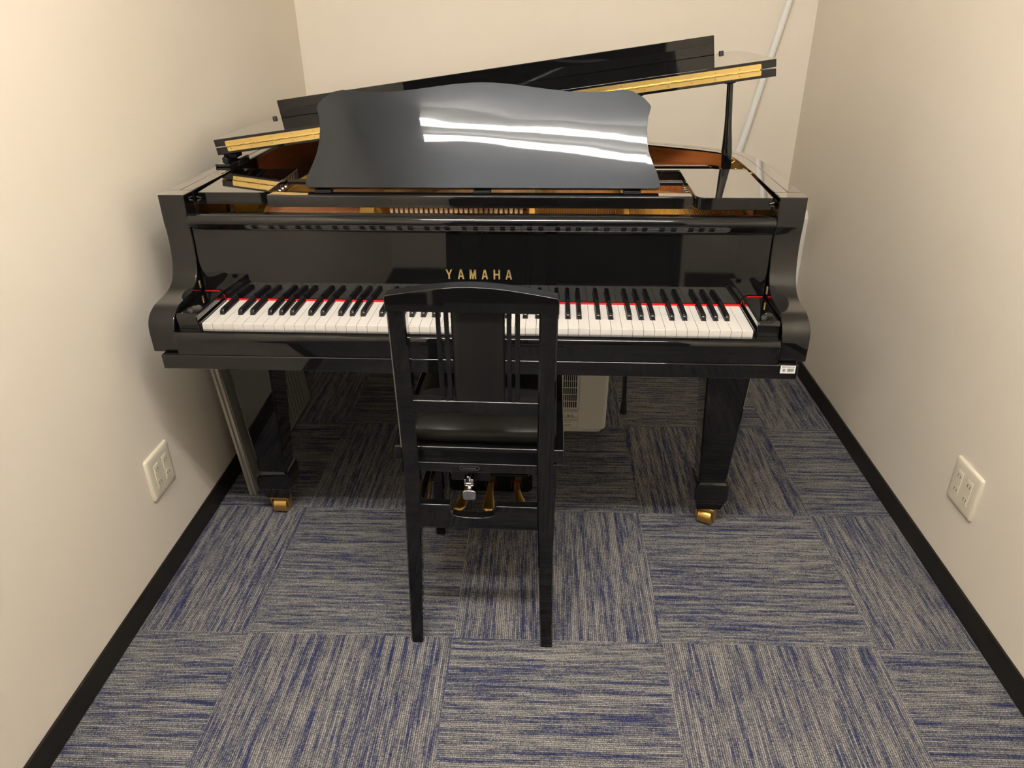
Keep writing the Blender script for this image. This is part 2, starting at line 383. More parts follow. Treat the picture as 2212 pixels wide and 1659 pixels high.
# arms
arm = smooth_path([(0.20, RT), (0.1485, RT), (0.1485, 0.912)], 1) + smooth_path([(0.1485, 0.908), (0.1500, 0.897), (0.1515, 0.880), (0.1505, 0.850), (0.1450, 0.815), (0.134, 0.787), (0.113, 0.768), (0.085, 0.7585), (0.05, 0.7545), (0.025, 0.7515),
       (0.003, 0.743)], 3) + [(-0.005, 0.737), (-0.014, 0.726), (-0.018, 0.714), (-0.0195, 0.700), (-0.0185, 0.66), (-0.0175, RB), (0.20, RB)]
for x0, x1 in ((XO0, XI0), (XI1, XO1)):
    obj('arm', pr(arm, x0, x1, 'x'), M_black, piano, bevel=0.002, seg=2, angle=28)
# lower case: key bed, key slip, underside
obj('key_bed', bx(-0.094, 1.3245, -0.0335, 0.36, 0.620, RB-0.0005), M_black, piano, bevel=0.002)
obj('bottom_board', bx(XI0, XI1, 0.36, 0.62, 0.616, 0.66), M_black, piano, bevel=0.002)
slip = [(-0.006, 0.708), (-0.024, 0.709), (-0.0315, 0.7055), (-0.035, 0.699), (-0.0345, 0.691), (-0.032, 0.687), (-0.0315, RB), (-0.006, RB)]
obj('key_slip', pr(slip, XI0+0.004, XI1-0.004, 'x'), M_black, piano, bevel=0.0008)
# key blocks
for s, (x0, x1) in enumerate(((XI0+0.002, -0.006), (1.2325, XI1-0.002))):
    blk = [(-0.005, 0.700), (-0.005, 0.736), (0.001, 0.742), (0.1495, 0.742), (0.1495, 0.700)]
    kb = obj('key_block', pr(blk, x0, x1, 'x'), M_black, piano, bevel=0.0025, seg=3)
    bm = new(); c = (x0 + (0.024 if s == 0 else x1-x0-0.03), 0.022)
    tube(bm, (c[0], c[1], 0.742), (c[0], c[1], 0.7465), 0.0075, 0.006, 18)
    obj('block_button', bm, M_rubber, kb, label='small dark rubber button')
    bm = new()
    if s == 0: polytube(bm, [(x0+0.004, 0.1465, 0.7430), (x1-0.012, 0.1465, 0.7430), (x1-0.003, 0.145, 0.740), (x1+0.002, 0.144, 0.731), (x1+0.003, 0.144, 0.722)], 0.0008, 6)
    else: polytube(bm, [(x1-0.004, 0.1465, 0.7430), (x0+0.012, 0.1465, 0.7430), (x0+0.003, 0.145, 0.740), (x0-0.002, 0.144, 0.731), (x0-0.003, 0.144, 0.722)], 0.0008, 6)
    obj('felt_edge', bm, M_felt_red, kb, label='thin red felt edge')
    # brass pivot plate on the cheek
    xx = XI0+0.0003 if s == 0 else XI1-0.0003
    obj('fallboard_pivot', bx(xx-0.0012, xx+0.0012, 0.137, 0.143, 0.752, 0.770), M_brass, piano, bevel=0.0005)
# rails either side of the keyboard and the key frame under it
obj('key_frame', bx(XI0+0.004, XI1-0.004, -0.004, 0.36, RB, 0.697), M_matte, piano)
for x0 in (-0.0055, 1.2275):
    obj('key_end_strip', bx(x0, x0+0.0045, -0.002, 0.150, 0.697, 0.724), M_black, piano, bevel=0.0008)

# fallboard, standing open, with a rounded nose on top
fb = [(0.1500, 0.7215), (0.1501, 0.7235), (0.1545, 0.886), (0.1545, 0.888), (0.1535, 0.8935), (0.1505, 0.8975)]
cx, cz, r = 0.1515, 0.9130, 0.0150
for k in range(15):
    t = -PI/2 - PI*k/14*0.97
    fb.append((cx + r*math.cos(t), cz + r*math.sin(t)))
fb += [(0.176, 0.927), (0.180, 0.922), (0.180, 0.7215)]
fallboard = obj('fallboard', pr(fb, XI0+0.003, XI1-0.003, 'x'), M_black, piano, angle=40)
# lettering
def letters(word, x0, x1, z0, z1, y, th, m, parent, aspect=0.62):
    n = len(word); hgt = z1-z0; wd = hgt*aspect; step = (x1-x0-wd)/(n-1); s = 0.24
    bm = new()
    def P(pts, ox):
        prism(bm, [(ox+p[0]*wd, z0+p[1]*hgt) for p in pts], y-th, y, 'y')
    for i, ch in enumerate(word):
        ox = x0 + i*step
        if ch == 'Y':
            P([(0, 1), (s, 1), (0.5, 0.55), (1-s, 1), (1, 1), (0.5+s/2, 0.42), (0.5+s/2, 0), (0.5-s/2, 0), (0.5-s/2, 0.42)], ox)
        elif ch == 'A':
            P([(0, 0), (0.36, 1), (0.5, 1), (0.5, 0.80), (s, 0)], ox); P([(0.5, 1), (0.64, 1), (1, 0), (1-s, 0), (0.5, 0.80)], ox); P([(0.30, 0.22), (0.70, 0.22), (0.68, 0.36), (0.32, 0.36)], ox)
        elif ch == 'M':
            P([(0, 0), (0, 1), (0.26, 1), (0.26, 0.99), (s*0.9, 0.86), (s*0.9, 0)], ox); P([(1, 0), (1, 1), (0.74, 1), (0.74, 0.99), (1-s*0.9, 0.86), (1-s*0.9, 0)], ox)
            P([(0.05, 1), (0.28, 1), (0.5, 0.42), (0.72, 1), (0.95, 1), (0.6, 0), (0.4, 0)], ox)
        elif ch == 'H':
            P([(0, 0), (0, 1), (s, 1), (s, 0)], ox); P([(1, 0), (1, 1), (1-s, 1), (1-s, 0)], ox); P([(s, 0.43), (s, 0.57), (1-s, 0.57), (1-s, 0.43)], ox)
    return obj('lettering', bm, m, parent, smooth=False, label='gold brand lettering')
letters('YAMAHA', 0.538, 0.694, 0.7775, 0.8005, 0.1512, 0.0016, M_brass, fallboard, 0.66)
obj('felt_strip', bx(-0.002, 1.2285, 0.1440, 0.1498, 0.7185, 0.7222), M_felt_red, piano, bevel=0.0008, label='red felt strip behind the keys')

# keys: A0..C8
KP = 1.2265/52
names = 'ABCDEFG'
offs = {'A': 0.0018, 'C': -0.0024, 'D': 0.0024, 'F': -0.0030, 'G': 0.0}     # sharp after this letter, shift of its centre
ZK = 0.7195
sharps = []
for i in range(51):
    l = names[i % 7]
    if l in 'ACDFG': sharps.append((i, (i+1)*KP + offs[l]))
sc = {i: x for i, x in sharps}
HB = 0.0062; YS = 0.052
for i in range(52):
    x0, x1 = i*KP+0.00045, (i+1)*KP-0.00045
    pts = [(x0, 0.0), (x1, 0.0)]
    if i in sc: pts += [(x1, YS), (sc[i]-HB, YS), (sc[i]-HB, 0.1435)]
    else: pts += [(x1, 0.1435)]
    if i-1 in sc: pts += [(sc[i-1]+HB, 0.1435), (sc[i-1]+HB, YS), (x0, YS)]
    else: pts += [(x0, 0.1435)]
    bm = pr(pts, ZK-0.0205, ZK, 'z')
    bmesh.ops.bevel(bm, geom=[e for e in bm.edges if all(v.co.z > ZK-1e-4 for v in e.verts) and all(v.co.y < 1e-4 for v in e.verts)], offset=0.0012, segments=2, affect='EDGES')
    obj('white_key', bm, M_key_w, piano, angle=50)
bk = new()
sec = lambda y, hw, zb, ht: [(-hw-0.0008, y, zb), (hw+0.0008, y, zb), (hw, y, ht-0.0009), (hw-0.0010, y, ht), (-hw+0.0010, y, ht), (-hw, y, ht-0.0009)]
loft(bk, [sec(0.0535, 0.0046, ZK-0.008, ZK+0.0045), sec(0.0545, 0.0046, ZK-0.008, ZK+0.0085), sec(0.0575, 0.0046, ZK-0.008, ZK+0.0112), sec(0.063, 0.0046, ZK-0.008, ZK+0.0125), sec(0.1440, 0.0046, ZK-0.008, ZK+0.0125)])
first = None
for i, x in sharps:
    if first is None:
        first = obj('black_key', bk, M_key_b, piano, angle=50); first.location = (x, 0, 0)
    else:
        c = first.copy(); COL.objects.link(c); c.parent = piano; c.location = (x, 0, 0)

# side shelves of the music desk assembly, front rail, desk
ZS = 0.9655
for x0, x1, yf, yb, inner in ((XI0+0.008, 0.115, 0.205, 0.445, 1), (1.106, XI1-0.008, 0.172, 0.445, -1)):
    r = 0.02
    if inner == 1: pts = [(x0, yb), (x0, yf), (x1-r, yf), (x1-r*0.3, yf+r*0.3), (x1, yf+r), (x1, yb)]
    else: pts = [(x1, yb), (x1, yf), (x0+r, yf), (x0+r*0.3, yf+r*0.3), (x0, yf+r), (x0, yb)]
    sh = obj('side_shelf', pr(pts, ZS-0.028, ZS, 'z', Matrix.Translation((0, yf, ZS)) @ Matrix.Rotation(math.radians(1.6), 4, 'X') @ Matrix.Translation((0, -yf, -ZS))), M_black, piano, bevel=0.0012, angle=25)
    xh = x0-0.001 if inner == 1 else x1+0.001
    bm = new(); polytube(bm, [(xh-0.002*inner, yf-0.002, ZS-0.010), (xh+0.008*inner, yf-0.002, ZS-0.012), (xh+0.007*inner, yf-0.002, ZS-0.017), (xh-0.001*inner, yf-0.002, ZS-0.018), (xh-0.002*inner, yf-0.002, ZS-0.026)], 0.0017, 6)
    obj('shelf_hook', bm, M_pole, sh)
    # brass screw clips on the inner edge
    bm = new(); xs = x1 if inner == 1 else x0
    for q in range(4): tube(bm, (xs, 0.27+0.022*q, ZS-0.016), (xs+inner*0.005, 0.27+0.022*q, ZS-0.016), 0.004, 0.003, 10)
    obj('shelf_screws', bm, M_chrome, sh)
rail = [(0.199, 0.9330), (0.199, 0.956), (0.2005, 0.9595), (0.204, 0.961), (0.234, 0.961), (0.238, 0.958), (0.238, 0.9330)]
obj('front_rail', pr(rail, 0.1175, 1.1035, 'x'), M_black, piano, angle=50, bevel=0.0008)
obj('rear_rail', bx(0.117, 1.104, 0.348, 0.368, 0.952, 0.962), M_satin, piano, bevel=0.002)
for xs in (0.24, 0.62, 0.97):
    obj('desk_hinge', bx(xs-0.02, xs+0.02, 0.236, 0.262, 0.956, 0.964), M_matte, piano, bevel=0.001)
half = [(0.0, 0.0), (0.410, 0.0), (0.4155, 0.003), (0.4165, 0.009), (0.4145, 0.020), (0.408, 0.038), (0.398, 0.060), (0.390, 0.082), (0.3855, 0.106), (0.3840, 0.136), (0.3865, 0.162), (0.3915, 0.180), (0.3930, 0.186), (0.3890, 0.193),
        (0.377, 0.2055), (0.362, 0.2155), (0.347, 0.2225), (0.330, 0.2250), (0.308, 0.2235), (0.280, 0.2205), (0.245, 0.2195), (0.200, 0.2215), (0.150, 0.2270), (0.105, 0.2330), (0.060, 0.2385), (0.025, 0.2410), (0.0, 0.2415)]
desk_pts = [(p[0], p[1]*1.02) for p in half[1:]] + [(-p[0], p[1]*1.02) for p in half[-2:0:-1]]
lean = math.radians(26.8)
MD = Matrix.Translation((0.617, 0.2465, 0.9665)) @ Matrix.Rotation(-lean, 4, 'X')
bm = new(); prism(bm, desk_pts, -0.009, 0.009, 'y')
for q in range(-7, 8):      # slices, then the slight warp of the old board
    g = bm.verts[:] + bm.edges[:] + bm.faces[:]
    bmesh.ops.bisect_plane(bm, geom=g, plane_co=(q*0.055, 0, 0), plane_no=(1, 0, 0))
for v in bm.verts:
    v.co.y += math.tan(math.radians(1.5)*max(0.0, v.co.x+0.09)/0.48)*v.co.z
desk = obj('music_desk', bm, M_desk, piano, bevel=0.004, seg=3, label='satin brushed black music desk with a curved top edge')
desk.matrix_local = MD
for xs in (0.33, 0.90):
    bm = new(); tube(bm, (xs, 0.305, 1.06), (xs, 0.358, 0.955), 0.004)
    obj('desk_prop', bm, M_brass, piano)

# interior: soundboard, cast plate, struts, strings, dampers
def inside(d):
    P = [p for p in offset(outer, d)]
    return [(XI1-0.004, 0.25)] + [p for p in P if p[1] > 0.26] + [(XI0+0.004, 0.25)]
obj('soundboard', pr(inside(TH+0.006), 0.835, 0.845, 'z'), M_sound, piano, smooth=False)
obj('pin_block', bx(XI0+0.004, XI1-0.004, 0.200, 0.46, 0.800, 0.866), M_gold, piano, bevel=0.004, label='gold painted front of the cast iron plate')
bm = new()
for xa, xb, wdt in ((0.335, 0.50, 0.026), (0.737, 0.80, 0.013), (0.962, 0.98, 0.012), (0.075, 0.10, 0.014)):
    yb = 1.28 if xa < 0.7 else (0.95 if xa < 0.9 else 0.80)
    sec = lambda x, y, z0, z1: [(x-wdt, y, z0), (x+wdt, y, z0), (x+wdt*0.7, y, z1), (x-wdt*0.7, y, z1)]
    loft(bm, [sec(xa, 0.215, 0.86, 0.885), sec(xa, 0.27, 0.86, 0.918), sec(xa+(xb-xa)*0.2, 0.46, 0.86, 0.922), sec(xb, yb, 0.86, 0.905)])
obj('plate_strut', bm, M_gold, piano, bevel=0.003)
# pressure bar and tuning pins in front of the desk
bm = new()
box(bm, XI0+0.01, 1.27, 0.385, 0.405, 0.868, 0.905)
obj('pressure_bar', bm, M_gold, piano, bevel=0.003)
bm = new()
for q in range(66):
    x = 0.10 + q*0.0165
    for r_ in range(3):
        if abs(x-0.335) < 0.03: continue
        y = 0.214 + r_*0.017 + (q % 2)*0.004
        tube(bm, (x, y, 0.866), (x, y-0.002, 0.893), 0.0028, 0.0028, 8)
tp = obj('tuning_pins', bm, M_steel, piano); tp['kind'] = 'stuff'
# copper wound bass strings fanned towards the back right
proto = None
for q in range(34):
    x = 0.045 + q*0.0078
    bm = new(); tube(bm, (x, 0.232, 0.902), (x+0.36+q*0.001, 1.18, 0.915), 0.0022 if q < 17 else 0.0016, n=8)
    obj('bass_string', bm, M_copper, piano)
bm = new()
for q in range(150):
    x = 0.375 + q*0.0057
    if abs(x-0.737) < 0.014 or abs(x-0.962) < 0.013: continue
    yb = 1.25 - (x-0.37)*0.62
    tube(bm, (x, 0.24, 0.893), (x-0.02+0.06*(x-0.37), min(yb, 1.2), 0.893), 0.0004, n=5)
ts = obj('treble_strings', bm, M_steel, piano); ts['kind'] = 'stuff'
# row of felt wedges in the tenor section
for q in range(27):
    x = 0.388 + q*0.01235
    bm = new(); w0 = 0.0036
    loft(bm, [[(x-w0*0.75, 0.300, 0.894), (x+w0*0.75, 0.300, 0.894), (x+w0*0.75, 0.322, 0.894), (x-w0*0.75, 0.322, 0.894)], [(x-w0*1.62, 0.298, 0.914), (x+w0*1.62, 0.298, 0.914), (x+w0*1.62, 0.324, 0.914), (x-w0*1.62, 0.324, 0.914)]])
    obj('damper_felt', bm, M_felt, piano)
obj('damper_rail', bx(0.38, 0.722, 0.326, 0.334, 0.894, 0.918), M_wood, piano, bevel=0.001)
bm = new()
for q in range(12):
    x = 1.125+q*0.0066
    prism(bm, [(x-0.0030, 0.880), (x+0.0030, 0.880), (x+0.0030, 0.895+0.004*(q/12)), (x-0.0030, 0.8945)], 0.285, 0.300, 'y')
obj('red_felt_pads', bm, M_felt_red, piano)
obj('action_rail', bx(XI0+0.006, XI1-0.006, 0.186, 0.198, 0.80, 0.895), M_matte, piano)

# lid: hinged on the bass side, raised at the treble side; front flap folded back on top
ANG = math.radians(7.52)
ML = Matrix.Translation((XO0, 0, 0.9955)) @ Matrix.Rotation(-ANG, 4, 'Y')
Y0 = 0.500
lid_out = [p for p in outer if p[1] > Y0]
lid_pts = [(XO1-XO0, Y0)] + [(p[0]-XO0, p[1]) for p in lid_out] + [(0.0, Y0)]
LT = 0.0185
lid = obj('lid', pr(lid_pts, 0.0, LT, 'z', ML), M_black, piano, bevel=0.0012)
FD = 0.375; fz0, fz1 = LT+0.003, LT*2+0.003; W = XO1-XO0
flap_pts = [(0, Y0), (W, Y0), (W, Y0+0.10), (W-0.006, Y0+FD-0.08), (W-0.02, Y0+FD-0.012), (W-0.034, Y0+FD), (0.034, Y0+FD), (0.02, Y0+FD-0.012), (0.006, Y0+FD-0.08), (0, Y0+0.10)]
flap = obj('lid_flap', pr(flap_pts, fz0, fz1, 'z', ML), M_black, piano, bevel=0.0012)
bm = new(); box(bm, 0.074, 1.372, Y0+FD-0.042, Y0+FD-0.022, fz1-0.0003, fz1+0.051, mx=ML)
obj('flap_lip', bm, M_black, flap, bevel=0.0015)
for u in (0.052, 1.392):
    bm = new(); a = ML @ Vector((u, Y0+FD-0.035, fz1)); b = ML @ Vector((u, Y0+FD-0.035, fz1+0.007)); tube(bm, a, b, 0.0075, 0.0065, 16)
    obj('bumper', bm, M_rubber, flap, label='dark rubber bumper')
# continuous brass hinge along the fold
zc = LT+0.0015; H0, H1 = 0.030, W-0.036
hinge = None
bm = new()
prism(bm, rrect(H0, H1, zc+0.001, zc+0.0135, 0.003), Y0-0.0012, Y0-0.0001, 'y', ML); prism(bm, rrect(H0+0.002, H1, zc-0.0135, zc-0.001, 0.003), Y0-0.0012, Y0-0.0001, 'y', ML)
hinge = obj('lid_hinge', bm, M_brass, piano, label='long polished brass hinge')
u = H0; k = 0; bm = new()
while u < H1-0.01:
    e = min(u+0.0135, H1)
    rr = 0.0024
    tube(bm, ML @ Vector((u, Y0-0.0016, zc + (0.0004 if k % 2 else -0.0004))), ML @ Vector((e-0.0006, Y0-0.0016, zc + (0.0004 if k % 2 else -0.0004))), rr, n=10); u = e; k += 1
obj('knuckle', bm, M_brass, hinge)
u = H0+0.012
scr = None
while u < H1-0.005:
    for dz in (-0.0078, 0.0078):
        p = ML @ Vector((u, Y0-0.0012, zc+dz))
        if scr is None:
            bm = new(); tube(bm, (0, 0, 0), (0, -0.0007, 0), 0.0021, 0.0016, 10); scr = obj('screw', bm, M_brass_dull, hinge); scr.location = p
        else:
            c = scr.copy(); COL.objects.link(c); c.parent = hinge; c.location = p
    u += 0.0578
# bass side lid hinges
for yy in (0.545, 0.95, 1.25):
    bm = new()
    tube(bm, (XO0+0.012, yy-0.035, RT+0.010), (XO0+0.012, yy+0.035, RT+0.010), 0.008, n=14)
    box(bm, XO0+0.006, XO0+0.05, yy-0.03, yy+0.03, RT, RT+0.006); box(bm, XO0+0.004, XO0+0.04, yy-0.02, yy+0.02, RT+0.012, RT+0.024)
    obj('rim_hinge', bm, M_matte, piano, bevel=0.0015)
obj('rim_pad', bx(XO0+0.005, XO0+0.045, 0.46, 0.60, RT, RT+0.008), M_black, piano, bevel=0.002)
# short prop holding the lid, with its cup; the long prop lies folded across the case
px, py = 1.2455, 0.545
zt = 0.9955 + math.tan(ANG)*(px-0.012-XO0) - 0.001
sec = lambda x, z, h: rect_sec(x, py, z, h, h*0.8, h*0.35)
bm = new(); secs = []
for t, h in ((0.0, 0.0110), (0.06, 0.0132), (0.22, 0.0132), (0.34, 0.0118), (0.48, 0.0096), (0.62, 0.0084), (0.85, 0.0078), (1.0, 0.0076)):
    secs.append(sec(px-0.016*t, 0.950+(zt-0.950)*t, h))
loft(bm, secs); prop = obj('short_prop', bm, M_black, piano, angle=50)
n_ = Vector((-math.sin(ANG), 0, math.cos(ANG)))
bm = new(); c = Vector((px-0.016, py, zt)); tube(bm, c - n_*0.006, c, 0.013, 0.020, 20); obj('prop_cup', bm, M_matte, prop)
bm = new(); c = Vector((1.00, 0.55, 0.9955 + math.tan(ANG)*(1.00-XO0) - 0.001)); tube(bm, c - n_*0.006, c, 0.013, 0.020, 20); obj('prop_socket', bm, M_matte, piano)
bm = new(); box(bm, 0.50, 1.238, 0.592, 0.607, 0.930, 0.952); box(bm, 0.52, 1.238, 0.552, 0.574, 0.915, 0.9485)
obj('long_prop', bm, M_black, piano, bevel=0.003)
bm = new(); prism(bm, [(1.267, 0.972), (1.246, 0.959), (1.243, 0.951), (1.249, 0.944), (1.2825, 0.944), (1.2825, 0.966)], 0.548, 0.552, 'y')
polytube(bm, [(1.252, 0.545, 0.986), (1.268, 0.545, 0.9745), (1.246, 0.545, 0.960), (1.2415, 0.545, 0.954), (1.243, 0.545, 0.947), (1.250, 0.545, 0.943), (1.282, 0.545, 0.9425)], 0.0022, 8)
for xs in (1.256, 1.272): tube(bm, (xs, 0.5480, 0.951), (xs, 0.5450, 0.951), 0.0045, 0.003, 14)
box(bm, 1.246, 1.2825, 0.548, 0.60, 0.938, 0.943)
obj('prop_bracket', bm, M_brass_dull, piano)

# legs with brass castors
def leg(cx, cy, rot):
    t = obj('leg', (lambda b: (loft(b, [rect_sec(cx, cy, z, h, h) for z, h in ((0.616, 0.062), (0.560, 0.060), (0.155, 0.0385), (0.150, 0.044), (0.135, 0.0475), (0.100, 0.0475), (0.096, 0.0455), (0.061, 0.036), (0.059, 0.030))]), b)[1])(new()), M_black, piano, angle=25, bevel=0.0008)
    R = Matrix.Translation((cx, cy-0.012, 0)) @ Matrix.Rotation(rot, 4, 'Z')
    bm = new(); box(bm, -0.026, 0.026, -0.018, 0.018, 0.050, 0.0595, mx=R)
    for s in (-1, 1):
        vs = [(-0.018, 0.052), (0.018, 0.052), (0.014, 0.024), (0.004, 0.014), (-0.008, 0.016)]
        prism(bm, vs, s*0.0245-0.0022, s*0.0245+0.0022, 'x', R)
    cst = obj('castor', bm, M_brass_dull, t, bevel=0.001)
    bm = new(); tube(bm, R @ Vector((-0.0205, 0.0, 0.0235)), R @ Vector((0.0205, 0.0, 0.0235)), 0.0235, n=28)
    obj('wheel', bm, M_brass_dull, t, bevel=0.003)
leg(-0.012, 0.272, 0.0); leg(1.246, 0.272, -0.5); leg(0.42, 1.28, 0.3)
# pedal lyre
bm = new(); loft(bm, [rect_sec(0.61, 0.40, z, hx, hy, 0.012) for z, hx, hy in ((0.020, 0.118, 0.045), (0.026, 0.128, 0.055), (0.085, 0.128, 0.055), (0.098, 0.112, 0.04))])
box(bm, 0.53, 0.56, 0.385, 0.415, 0.09, 0.615); box(bm, 0.66, 0.69, 0.385, 0.415, 0.09, 0.615)
lyre = obj('pedal_lyre', bm, M_black, piano, bevel=0.003)
bm = new(); tube(bm, (0.55, 0.44, 0.08), (0.50, 0.75, 0.63), 0.006); tube(bm, (0.67, 0.44, 0.08), (0.72, 0.75, 0.63), 0.006)
obj('lyre_brace', bm, M_brass_dull, lyre)
for x0, sx in ((0.548, -1), (0.612, 0), (0.690, 1)):
    bm = new()
    rows = [(0.36, 0.0, 0.010, 0.052), (0.33, 0.002, 0.0095, 0.053), (0.30, 0.006, 0.011, 0.052), (0.275, 0.013, 0.015, 0.047), (0.25, 0.019, 0.018, 0.042), (0.238, 0.021, 0.016, 0.040), (0.231, 0.022, 0.009, 0.038)]
    secs = []
    for y, dx, hw, z in rows:
        cxp = x0 + sx*dx
        secs.append([(cxp-hw, y, z), (cxp-hw*0.8, y, z-0.005), (cxp+hw*0.8, y, z-0.005), (cxp+hw, y, z), (cxp+hw*0.6, y, z+0.004), (cxp-hw*0.6, y, z+0.004)])
    loft(bm, secs); pd = obj('pedal', bm, M_brass_dull, piano, angle=60)
    bm = new(); 
    for a in ((x0-0.0165, x0-0.0145, 0.040, 0.066), (x0+0.0145, x0+0.0165, 0.040, 0.066), (x0-0.0165, x0+0.0165, 0.064, 0.066)): box(bm, a[0], a[1], 0.343, 0.3452, a[2], a[3])
    obj('pedal_felt', bm, M_felt_dark, pd, label='red felt edging the pedal slot')
# inventory sticker on the key bed
stk = obj('sticker', bx(1.2865, 1.3185, -0.0341, -0.0334, 0.6350, 0.6535), M_label, piano, smooth=False, label='small white inventory sticker with barcode')
bm = new()
for q in range(12): box(bm, 1.2895+q*0.0022, 1.2895+q*0.0022+random.choice((0.0012, 0.0016)), -0.0344, -0.0341, 0.6495, 0.6515)
xx = 1.3015
for wdt in (0.0012, 0.0006, 0.0014, 0.0005, 0.0006, 0.0005, 0.0011, 0.0005, 0.0009, 0.0006):
    box(bm, xx, xx+wdt, -0.0344, -0.0341, 0.6390, 0.6465); xx += wdt+0.0006
for q in range(4): box(bm, 1.2915, 1.2975-(q % 2)*0.001, -0.0344, -0.0341, 0.6395+q*0.0018, 0.6404+q*0.0018)
obj('sticker_print', bm, M_ink, stk, smooth=False)

# ------------------------------------------------------------------ the piano chair
chair = thing('piano_chair', 'glossy black high-backed piano chair with padded seat standing before the keyboard', 'chair', (-0.7704+0.636, 1.509-0.012, 0), -0.0152)
chair.rotation_euler.y = 0.009
CX = 0.636; CY = -0.03 + 0.0
def cb(x): return x-CX      # chair-local x from piano-local x
# posts: section follows a gently raked line
def post_y(z): return -0.205 - 0.018*(1-z/0.45) if z < 0.45 else -0.205 - 0.035*((z-0.45)/0.45)**1.3
def post_half(z): return 0.165 - 0.004*min(z/0.5, 1) if z < 0.5 else 0.161
for s in (-1, 1):
    bm = new(); secs = []
    for z in (0.0, 0.05, 0.2, 0.335, 0.40, 0.5, 0.6, 0.7, 0.8, 0.872):
        xo = s*(0.168 - 0.010*min(z/0.5, 1)); wd = 0.0285 + 0.006*min(z/0.4, 1)
        y = post_y(z); th = 0.011 if z < 0.05 else 0.0145
        a, b = sorted((xo, xo-s*wd)); c = 0.003
        secs.append([(a+c, y-th, z), (b-c, y-th, z), (b, y-th+c, z), (b, y+th-c, z), (b-c, y+th, z), (a+c, y+th, z), (a, y+th-c, z), (a, y-th+c, z)])
    loft(bm, secs); obj('rear_leg', bm, M_black, chair, angle=30)
# crest rail with a bowed top
yc = post_y(0.88)
top = [(-0.1595, 0.8850), (-0.1575, 0.8875), (-0.15, 0.8895), (-0.12, 0.8945), (-0.09, 0.8993), (-0.06, 0.9033), (-0.03, 0.9060), (0, 0.9070), (0.03, 0.9060), (0.06, 0.9033), (0.09, 0.8993), (0.12, 0.8945), (0.15, 0.8895), (0.1575, 0.8875), (0.1595, 0.8850)]
pts = [(-0.1595, 0.857)] + top + [(0.1595, 0.857)]
obj('crest_rail', pr(pts, yc-0.0165, yc+0.0145, 'y'), M_black, chair, bevel=0.0035, seg=3)
ym = post_y(0.65)
obj('back_rail', bx(-0.127, 0.127, ym-0.012, ym+0.012, 0.632, 0.659), M_black, chair, bevel=0.002)
# back slats and the padded splat
for x in (-0.0645, -0.049, 0.0675, 0.0835):
    bm = new(); y0, y1 = post_y(0.655), post_y(0.858)
    loft(bm, [[(x+a, y+b, z) for a, b in ((-0.0045, -0.006), (0.0045, -0.006), (0.0045, 0.006), (-0.0045, 0.006))] for y, z in ((y0, 0.655), ((y0+y1)/2-0.002, 0.75), (y1, 0.858))])
    obj('back_slat', bm, M_black, chair, bevel=0.001)
bm = new(); secs = []
for z in (0.658, 0.664, 0.70, 0.755, 0.81, 0.848, 0.8525):
    y = post_y(z); bul = 0.012 if 0.67 < z < 0.84 else 0.008
    x0, x1 = -0.0405, 0.059
    secs.append([(x0, y-bul*0.4, z), (x0+0.006, y-bul*0.85, z), (x0+0.02, y-bul, z), (x1-0.02, y-bul, z), (x1-0.006, y-bul*0.85, z), (x1, y-bul*0.4, z), (x1, y+0.006, z), (x0, y+0.006, z)])
loft(bm, secs); obj('back_pad', bm, M_leather, chair, angle=60, label='black leather back pad')
# seat
obj('seat_frame', bx(-0.180, 0.179, -0.188, 0.185, 0.490, 0.525), M_black, chair, bevel=0.0025)
bm = new(); secs = []
def seat_sec(z, ins):
    return [(x, y, z) for x, y in rrect(-0.160+ins, 0.160-ins, -0.165+ins, 0.172-ins, max(0.03-ins*0.3, 0.012), 6)]
for z, i in ((0.525, 0.0), (0.534, -0.003), (0.544, 0.001), (0.553, 0.010), (0.560, 0.024), (0.566, 0.045), (0.570, 0.075), (0.572, 0.115)): secs.append(seat_sec(z, i))
loft(bm, secs); obj('seat_cushion', bm, M_leather, chair, angle=80, label='black leather seat cushion')
obj('seat_rail', bx(-0.128, 0.128, -0.212, -0.1885, 0.479, 0.501), M_black, chair, bevel=0.001)
for s in (-1, 1):
    a, b = sorted((s*0.166, s*0.148)); obj('side_rail', bx(a, b, -0.19, 0.165, 0.43, 0.4895), M_black, chair, bevel=0.001)
    a, b = sorted((s*0.172, s*0.139))
    bm = new(); loft(bm, [rect_sec((a+b)/2, 0.178, z, h, h, 0.003) for z, h in ((0.0, 0.0125), (0.01, 0.013), (0.45, 0.0165), (0.495, 0.0165))])
    obj('front_leg', bm, M_black, chair, angle=30)
    obj('side_stretcher', bx(s*0.1555-0.008, s*0.1555+0.008, -0.19, 0.165, 0.26, 0.30), M_black, chair, bevel=0.001)
obj('front_rail', bx(-0.14, 0.14, 0.166, 0.184, 0.43, 0.4895), M_black, chair, bevel=0.001)
# rear stretcher with a hand notch in its top
nz_ = [(-0.131, 0.334), (0.131, 0.334), (0.131, 0.396), (0.036, 0.396)]
for k in range(9):
    t = PI*k/8; x = -0.0135 + 0.0485*math.cos(t); z = 0.380 - 0.017*math.sin(t)**0.6 
    nz_.append((x, z))
nz_ += [(-0.063, 0.396), (-0.131, 0.396)]
obj('rear_stretcher', pr(nz_, -0.217, -0.195, 'y'), M_black, chair, bevel=0.0015)
